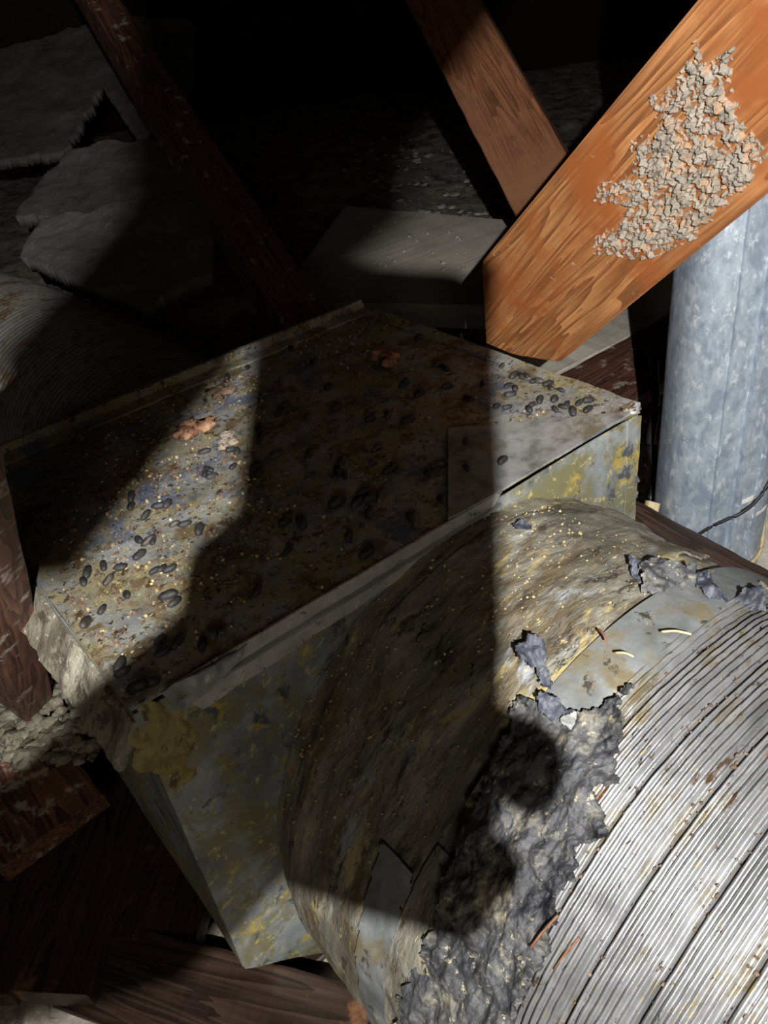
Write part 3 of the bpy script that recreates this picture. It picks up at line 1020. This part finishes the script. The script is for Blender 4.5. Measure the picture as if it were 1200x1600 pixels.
mb = MB()
for k in range(260):
    px, py = random.uniform(540, 870), random.uniform(215, 345)
    q = onz(px, py, FZ + 0.02)
    lump(mb, q, random.uniform(0.006, 0.05) ** 1.3, k, (1.3, 1, 0.4), (5, 7), 0.9, 3.0)
for k in range(40):
    px, py = random.uniform(560, 840), random.uniform(345, 425)
    lump(mb, onz(px, py, -0.279), random.uniform(0.003, 0.009), k, (1, 1, 0.7), (4, 6), 0.5)
for k in range(220):
    px, py = random.uniform(880, 1250), random.uniform(500, 980)
    lump(mb, onz(px, py, FZ + 0.015), random.uniform(0.004, 0.018), k, (1, 1, 0.6), (4, 6), 0.5)
o = mb.build('plaster_rubble', 'rubble')
tag(o, 'crumbled pale plaster rubble scattered on the floor behind', 'rubble')
o['kind'] = 'stuff'

mb = MB()
for k in range(900):
    px, py = random.uniform(-20, 150), random.uniform(930, 1190)
    lump(mb, onz(px, py, -0.382), 0.003 + 0.014 * random.random() ** 3, k, (1, 1, 0.6), (5, 7), 0.6)
o = mb.build('insulation_debris', 'yellow_ins')
tag(o, 'yellowed crumbling insulation debris left of the box', 'debris')
o['kind'] = 'stuff'
mb = MB()
for k in range(70):
    px, py = random.uniform(85, 165), random.uniform(1530, 1625)
    lump(mb, at(px, py, random.uniform(0.93, 0.97)), random.uniform(0.005, 0.015), k, (1, 1, 0.7), (5, 7), 0.7)
o = mb.build('grey_debris', 'rubble')
tag(o, 'grey flaky debris heaped against the joist at the bottom left', 'debris')
o['kind'] = 'stuff'
mb = MB()
for k in range(14):
    lump(mb, at(random.uniform(1188, 1212), random.uniform(930, 985), 0.70), random.uniform(0.006, 0.014), k, (1, 1, 1), (6, 8), 0.6)
tag(mb.build('insulation_tuft', 'yellow_ins'), 'tuft of yellowish insulation above the ribbed duct at the right edge', 'insulation')

# ================================================================== droppings, shells and crumbs on the box
def z3(L):
    return [(x / 2, 500 + y / 2) for x, y in L]
def z8(L):
    return [(300 + x / 2.4, 450 + y / 2.4) for x, y in L]
def z4(L):
    return [(600 + x / 2, 450 + y / 2) for x, y in L]
def z5(L):
    return [(x / 2, 900 + y / 2) for x, y in L]
lit = z3([(639, 409), (722, 405), (738, 408), (652, 466), (662, 486), (728, 457), (410, 552), (412, 581), (436, 490), (498, 580), (520, 573), (455, 610),
          (545, 637), (577, 635), (626, 655), (434, 684), (462, 690), (480, 686), (436, 732), (485, 785), (505, 776), (530, 775), (323, 768), (258, 820),
          (318, 905), (268, 945), (272, 788), (375, 770), (395, 858), (338, 812), (710, 180), (775, 148), (640, 480), (690, 245), (640, 250)])
shade = z8([(515, 372), (840, 402), (855, 398), (795, 360), (1040, 412), (960, 367), (1092, 353), (735, 475), (668, 490), (810, 490), (430, 482), (540, 450),
            (695, 600), (680, 655), (745, 680), (885, 700), (905, 690), (922, 668), (1032, 577), (1028, 678), (935, 797), (1060, 760), (1085, 768), (835, 868), (815, 860),
            (660, 845), (440, 620), (313, 624), (560, 650), (545, 690), (575, 700), (640, 770), (670, 790), (710, 780), (620, 800), (235, 670), (250, 690), (345, 440), (350, 880), (410, 880),
            (590, 940), (640, 1035), (655, 1000), (370, 225), (455, 275), (950, 300), (925, 285), (545, 810), (260, 560), (280, 540), (250, 530), (330, 470), (980, 180), (850, 190)])
shade += z5([(370, 275), (525, 60), (545, 80), (500, 200), (555, 205), (630, 215), (690, 170), (660, 180), (430, 350), (345, 278), (800, 45), (320, 330), (470, 330), (380, 300), (505, 235), (900, -80)])
right = z4([(370, 242), (405, 272), (430, 275), (445, 272), (468, 292), (522, 312), (514, 300), (553, 320), (530, 345), (462, 362), (490, 350), (575, 362), (612, 357),
            (390, 305), (395, 330), (410, 315), (372, 540), (437, 560), (353, 368), (385, 370), (535, 378), (480, 290), (640, 380), (590, 385), (560, 372), (455, 380), (640, 350)])

def drop_mesh(k):
    mb = MB()
    n = 9
    pts, rad = [], []
    for i in range(n):
        t = i / (n - 1) * 2 - 1
        pts.append(Vector((t * 0.0068, 0.0012 * math.sin(t * 1.5 + k), 0.0)))
        rad.append(max(0.0004, 0.0031 * (1 - abs(t) ** 2.6) ** 0.5) * (1 + 0.12 * nz(t * 3, k * 5.1, 0)))
    tube(mb, pts, rad, 10)
    return mb
proto = []
for k in range(4):
    o = drop_mesh(k).build('rodent_dropping', 'dropping' if k != 3 else 'dropping_b', mw=Matrix.Identity(4))
    proto.append(o.data)
    bpy.data.objects.remove(o)
def surf(px, py):
    p = onz(px, py, 0)
    inside = inpoly(px, py, [(700, 668), (985, 643), (762, 778), (700, 810)])
    z = 0.009 if inside else topz(p.x, p.y)
    if p.y > D - 0.034:
        z = 0.0075
    return onz(px, py, z + 0.0026)
for L, label, grp, s0 in ((lit, 'small dark rodent dropping on the bright strip of the box top', 'droppings on the lit strip', 1.0),
                          (shade, 'small dark rodent dropping on the shadowed middle of the box top', 'droppings in the shadow', 1.15),
                          (right, 'small dark rodent dropping near the right corner of the box top', 'droppings by the right corner', 0.95)):
    for i, (x, y) in enumerate(L):
        p = surf(x, y)
        if not (0.008 < p.x < W - 0.008 and 0.008 < p.y < D - 0.008):
            continue
        o = bpy.data.objects.new('rodent_dropping', random.choice(proto))
        COL.objects.link(o)
        s = s0 * random.uniform(0.85, 1.3)
        o.location = p
        o.scale = (s, s * random.uniform(0.95, 1.25), s)
        o.rotation_euler = (random.uniform(0, 6), random.uniform(-0.12, 0.12), random.uniform(-0.6, 1.6))
        tag(o, label, 'dropping', grp)

mb = MB()
for k in range(9):
    lump(mb, onz(random.uniform(282, 325), random.uniform(660, 685), 0.005), random.uniform(0.006, 0.011), k, (1.2, 1.0, 0.6), (8, 12), 0.8, 3.5)
tag(mb.build('chewed_nut_shell', 'shell'), 'broken reddish nut shell lying on the bright strip of the box top', 'nut shell')
mb = MB()
for k in range(7):
    lump(mb, onz(random.uniform(585, 618), random.uniform(548, 572), 0.005), random.uniform(0.006, 0.010), k + 20, (1.2, 1.0, 0.6), (8, 12), 0.8, 3.5)
tag(mb.build('chewed_nut_shell', 'shell'), 'broken nut shell in the shadow near the back corner of the box top', 'nut shell')
mb = MB()
for k in range(8):
    lump(mb, onz(random.uniform(325, 365), random.uniform(600, 622), 0.004), random.uniform(0.005, 0.009), k + 40, (1.2, 1.0, 0.5), (8, 12), 0.8, 3.5)
tag(mb.build('nest_scrap', 'crumb_b'), 'clump of brown nest scraps high on the bright strip', 'debris')
mb = MB()
for k in range(8):
    lump(mb, onz(random.uniform(345, 372), random.uniform(672, 700), 0.004), random.uniform(0.004, 0.008), k + 60, (1.2, 1.0, 0.5), (8, 12), 0.8, 3.5)
tag(mb.build('pale_scrap', 'residue'), 'pale papery scrap beside the nut shell on the bright strip', 'debris')

def crumbs(name, m, n, gen, smin, smax, label):
    mb = MB()
    for k in range(n):
        q, nn_ = gen(k)
        if q is None:
            continue
        r = smin + (smax - smin) * random.random() ** 2.5
        lump(mb, q, r, k, (1, random.uniform(0.6, 1), random.uniform(0.5, 0.9)), (3, 5), 0.5)
    o = mb.build(name, m, smooth=False)
    tag(o, label, 'crumbs')
    o['kind'] = 'stuff'
    return o
def top_gen(k):
    for _ in range(20):
        x, y = random.uniform(0.01, W - 0.01), random.uniform(0.01, D - 0.012)
        d = 0.5 + 0.9 * noise.fractal(Vector((x * 11, y * 11, 31)), 1, 2, 3)
        edge = 0.5 if y > D - 0.09 or x < 0.25 else 0.0
        if random.random() < max(0, (d + edge) * 0.9 - 0.45):
            return Vector((x, y, topz(x, y) + 0.0008)), UP
    return None, None
crumbs('dirt_crumbs', 'crumb', 1000, top_gen, 0.0004, 0.0024, 'pale yellow crumbs of debris strewn over the box top')
crumbs('dirt_crumbs', 'crumb_b', 2300, top_gen, 0.0006, 0.0034, 'brown specks of dirt strewn over the box top')
def wrap_gen(k):
    a, y = random.uniform(70, 160), -abs(random.gauss(0, 0.11))
    if y < -0.215:
        return None, None
    return cylp(a, y, rwrap(a, y) + (0.0045 if keep2(a, y) and a > 48 and y < -0.03 else 0.001)), None
crumbs('wrap_crumbs', 'crumb', 800, wrap_gen, 0.0004, 0.0018, 'pale yellow crumbs scattered on the dusty duct wrap')
def rib_gen(k):
    a = random.uniform(70, 160)
    g = random.randint(0, 9)
    y = -0.215 - pitch * (7 * g + 6.6) + random.gauss(0, 0.003)
    if random.random() < 0.35:
        y = random.uniform(-0.24, -0.5)
    return cylp(a, y, RD + 0.0005), None
crumbs('rib_crumbs', 'crumb_b', 1100, rib_gen, 0.0008, 0.0022, 'brown dirt crumbs caught between the ribs of the aluminium duct')

# single splinters and straws lying on the wrap and ribs
for (a, b, r, wd, m, lab) in (
        ((828, 1482), (872, 1430), 0.290, 0.0009, 'splinter', 'long reddish wood splinter on the black crust, low centre'),
        ((866, 1515), (905, 1465), 0.2725, 0.0010, 'splinter', 'tan wood splinter across the first ribs of the aluminium duct'),
        ((936, 984), (948, 1002), 0.286, 0.0010, 'splinter', 'short red splinter on the grey metal band'),
        ((1034, 987), (1080, 991), 0.283, 0.0010, 'straw', 'pale straw at the top of the grey metal band'),
        ((962, 1020), (990, 1026), 0.284, 0.0009, 'straw', 'thin pale straw at the middle of the grey metal band')):
    pa, pbb = cylhit(*a, r), cylhit(*b, r)
    mb = MB()
    p0, p1 = cylp(pa[0], pa[1], r), cylp(pbb[0], pbb[1], r)
    md = (p0 + p1) / 2 + Vector((0, 0, 0.002))
    tube(mb, smooth_path([p0, md, p1], 8), wd, 6)
    tag(mb.build('wood_splinter' if m == 'splinter' else 'straw', m), lab, 'splinter' if m == 'splinter' else 'straw')

# ================================================================== behind the lens: the phone, the hand that holds it and a stud added beside the torch
def solid_rounded(x0, x1, y0, y1, z0, z1, r, n=6):
    pts = []
    for cx, cy, a0 in ((x1 - r, y1 - r, 0), (x0 + r, y1 - r, 90), (x0 + r, y0 + r, 180), (x1 - r, y0 + r, 270)):
        for i in range(n + 1):
            a = math.radians(a0 + 90 * i / n)
            pts.append((cx + r * math.cos(a), cy + r * math.sin(a)))
    ca, sa = math.cos(math.radians(5.0)), math.sin(math.radians(5.0))
    pts = [(0.028 + (x - 0.028) * ca - (y - 0.024) * sa, 0.024 + (x - 0.028) * sa + (y - 0.024) * ca) for x, y in pts]
    mb = MB()
    k = len(pts)
    mb.add([c2w(x, y, z0) for x, y in pts] + [c2w(x, y, z1) for x, y in pts],
           [tuple(range(k)), tuple(range(2 * k - 1, k - 1, -1))] + [(i, k + i, k + (i + 1) % k, (i + 1) % k) for i in range(k)])
    return mb
phone = thing('smartphone', 'black smartphone taking the picture, its shadow fills the middle', 'phone', c2w(0.028, 0.12, -0.01))
solid_rounded(-0.0110, 0.0635, -0.070, 0.120, -0.016, -0.007, 0.010).build('phone_body', 'black', phone, smooth=False)
solid_rounded(-0.009, 0.0615, -0.067, 0.118, -0.0168, -0.0162, 0.009).build('phone_screen', 'glass', phone, smooth=False)
solid_rounded(-0.0065, 0.018, -0.02, 0.018, -0.0068, -0.0045, 0.006).build('camera_bump', 'glass', phone, smooth=False)

def capsule(bm, a, b, ra, rb, n=14):
    steps = max(2, int((b - a).length / (min(ra, rb) * 0.45)) + 1)
    for i in range(steps + 1):
        t = i / steps
        bmesh.ops.create_icosphere(bm, subdivisions=2, radius=ra + (rb - ra) * t, matrix=Matrix.Translation(a.lerp(b, t)))
bm = bmesh.new()
V = lambda x, y, z: c2w(x, y, z)
# palm (metacarpals) behind the lower left of the phone
kn = [V(0.004, 0.047, 0.012), V(0.014, 0.070, 0.014), V(0.016, 0.092, 0.014), V(0.010, 0.108, 0.012)]
wr = [V(-0.064, 0.100, -0.002), V(-0.060, 0.113, 0.0), V(-0.056, 0.124, 0.0), V(-0.052, 0.134, -0.002)]
for a, b in zip(wr, kn):
    capsule(bm, a, b, 0.017, 0.0125)
capsule(bm, V(-0.007, 0.112, 0.004), V(-0.024, 0.130, 0.0), 0.015, 0.016)     # heel of the hand
capsule(bm, V(-0.024, 0.130, 0.0), V(-0.036, 0.143, -0.002), 0.016, 0.016)
capsule(bm, V(-0.036, 0.143, -0.002), V(-0.070, 0.150, -0.008), 0.016, 0.018)
capsule(bm, V(-0.050, 0.082, -0.006), V(-0.012, 0.048, -0.004), 0.018, 0.016)      # thumb base
capsule(bm, V(-0.016, 0.050, -0.008), V(-0.013, 0.030, -0.020), 0.0125, 0.011)
capsule(bm, V(-0.013, 0.030, -0.020), V(0.004, 0.012, -0.025), 0.0105, 0.0085)
# fingers: behind the phone, tips curling round its right edge
fing = [(kn[0], V(0.030, 0.040, 0.012), V(0.046, 0.046, 0.010), V(0.056, 0.050, 0.008), 0.0095),
        (kn[1], V(0.044, 0.072, 0.012), V(0.0675, 0.078, 0.006), V(0.0655, 0.0825, -0.014), 0.0098),
        (kn[2], V(0.038, 0.098, 0.012), V(0.0555, 0.1085, 0.010), V(0.0530, 0.1120, 0.006), 0.0093),
        (kn[3], V(0.024, 0.108, 0.012), V(0.036, 0.111, 0.010), V(0.045, 0.1125, 0.008), 0.0082)]
for a, b, c, d, r in fing:
    capsule(bm, a, b, r * 1.12, r * 1.02)
    capsule(bm, b, c, r * 1.02, r)
    capsule(bm, c, d, r, r * 0.85)
capsule(bm, V(-0.058, 0.117, -0.001), V(-0.105, 0.152, -0.02), 0.034, 0.030)       # wrist
capsule(bm, V(-0.105, 0.152, -0.02), V(-0.26, 0.30, -0.16), 0.033, 0.046)          # forearm
me = bpy.data.meshes.new('person')
org = c2w(-0.26, 0.30, -0.16)
bmesh.ops.translate(bm, verts=bm.verts[:], vec=-org)
bm.to_mesh(me)
bm.free()
me.materials.append(MT['skin'])
person = bpy.data.objects.new('person', me)
COL.objects.link(person)
person.location = org
rm = person.modifiers.new('skin', 'REMESH')
rm.mode = 'VOXEL'
rm.voxel_size = 0.0022
rm.use_smooth_shade = True
sm = person.modifiers.new('smooth', 'SMOOTH')
sm.iterations = 4
sm.factor = 0.5
tag(person, 'person reaching in from the lower left, hand gripping the phone', 'person')
mb = MB()
tube(mb, [V(-0.15, 0.194, -0.06), V(-0.20, 0.242, -0.105), V(-0.27, 0.31, -0.168), V(-0.40, 0.43, -0.28)], [0.046, 0.050, 0.056, 0.066], 24)
mb.build('sleeve', 'sleeve', person)

# stud outlines: unseen boards added near the torch to shade the upper left
def nearlamp(x, y, z):
    """point on the line from the torch through (x, y) of the phone plane, at depth z"""
    t = (z - LAMP[2]) / (-0.008 - LAMP[2])
    return c2w(LAMP[0] + (x - LAMP[0]) * t, LAMP[1] + (y - LAMP[1]) * t, z)
def shade_board(outline, zc, th, label, seed):
    P = [nearlamp(x, y, zc) for x, y in outline]
    nrm = (c2w(*LAMP) - P[0]).normalized()
    nrm = TOWARD
    xx = (P[1] - P[0]).normalized()
    M = Matrix((xx, nrm.cross(xx).normalized(), nrm)).transposed().to_4x4()
    M.translation = P[0]
    L = [M.inverted() @ p for p in P]
    mb = slab([Vector((p.x, p.y, th / 2)) for p in L], Vector((0, 0, -th)))
    o = mb.build('added_shade_board', 'wood_tan', smooth=False, mw=M)
    return tag(o, label, 'timber')
shade_board([(0.330, -0.525), (-0.0655, 0.034), (-0.0665, 0.008), (-0.086, -0.032), (-0.060, -0.066), (0.215, -0.45)], -0.13, 0.03,
     'unseen diagonal board added beside the torch to cast the slanting shadow at upper left', 1)
shade_board([(0.050, -0.60), (0.050, -0.10), (0.0, -0.055), (-0.046, -0.085), (-0.046, -0.60)], -0.20, 0.03,
     'unseen upright board added beside the torch to darken the top of the view', 2)

# the torch
tp = c2w(*LAMP)
td = (aim - tp).normalized()
torch = thing('torch', 'small black hand torch held behind the phone', 'torch', tp - td * 0.02)
mb = MB()
tube(mb, [tp - td * 0.13, tp - td * 0.045], 0.012, 20)
mb.build('torch_body', 'black', torch)
mb = MB()
tube(mb, [tp - td * 0.048, tp - td * 0.03, tp - td * 0.014], [0.013, 0.018, 0.018], 20)
mb.build('torch_head', 'black', torch)
mb = MB()
tube(mb, [tp - td * 0.014, tp - td * 0.012], 0.016, 20)
mb.build('torch_lens', 'paper', torch)
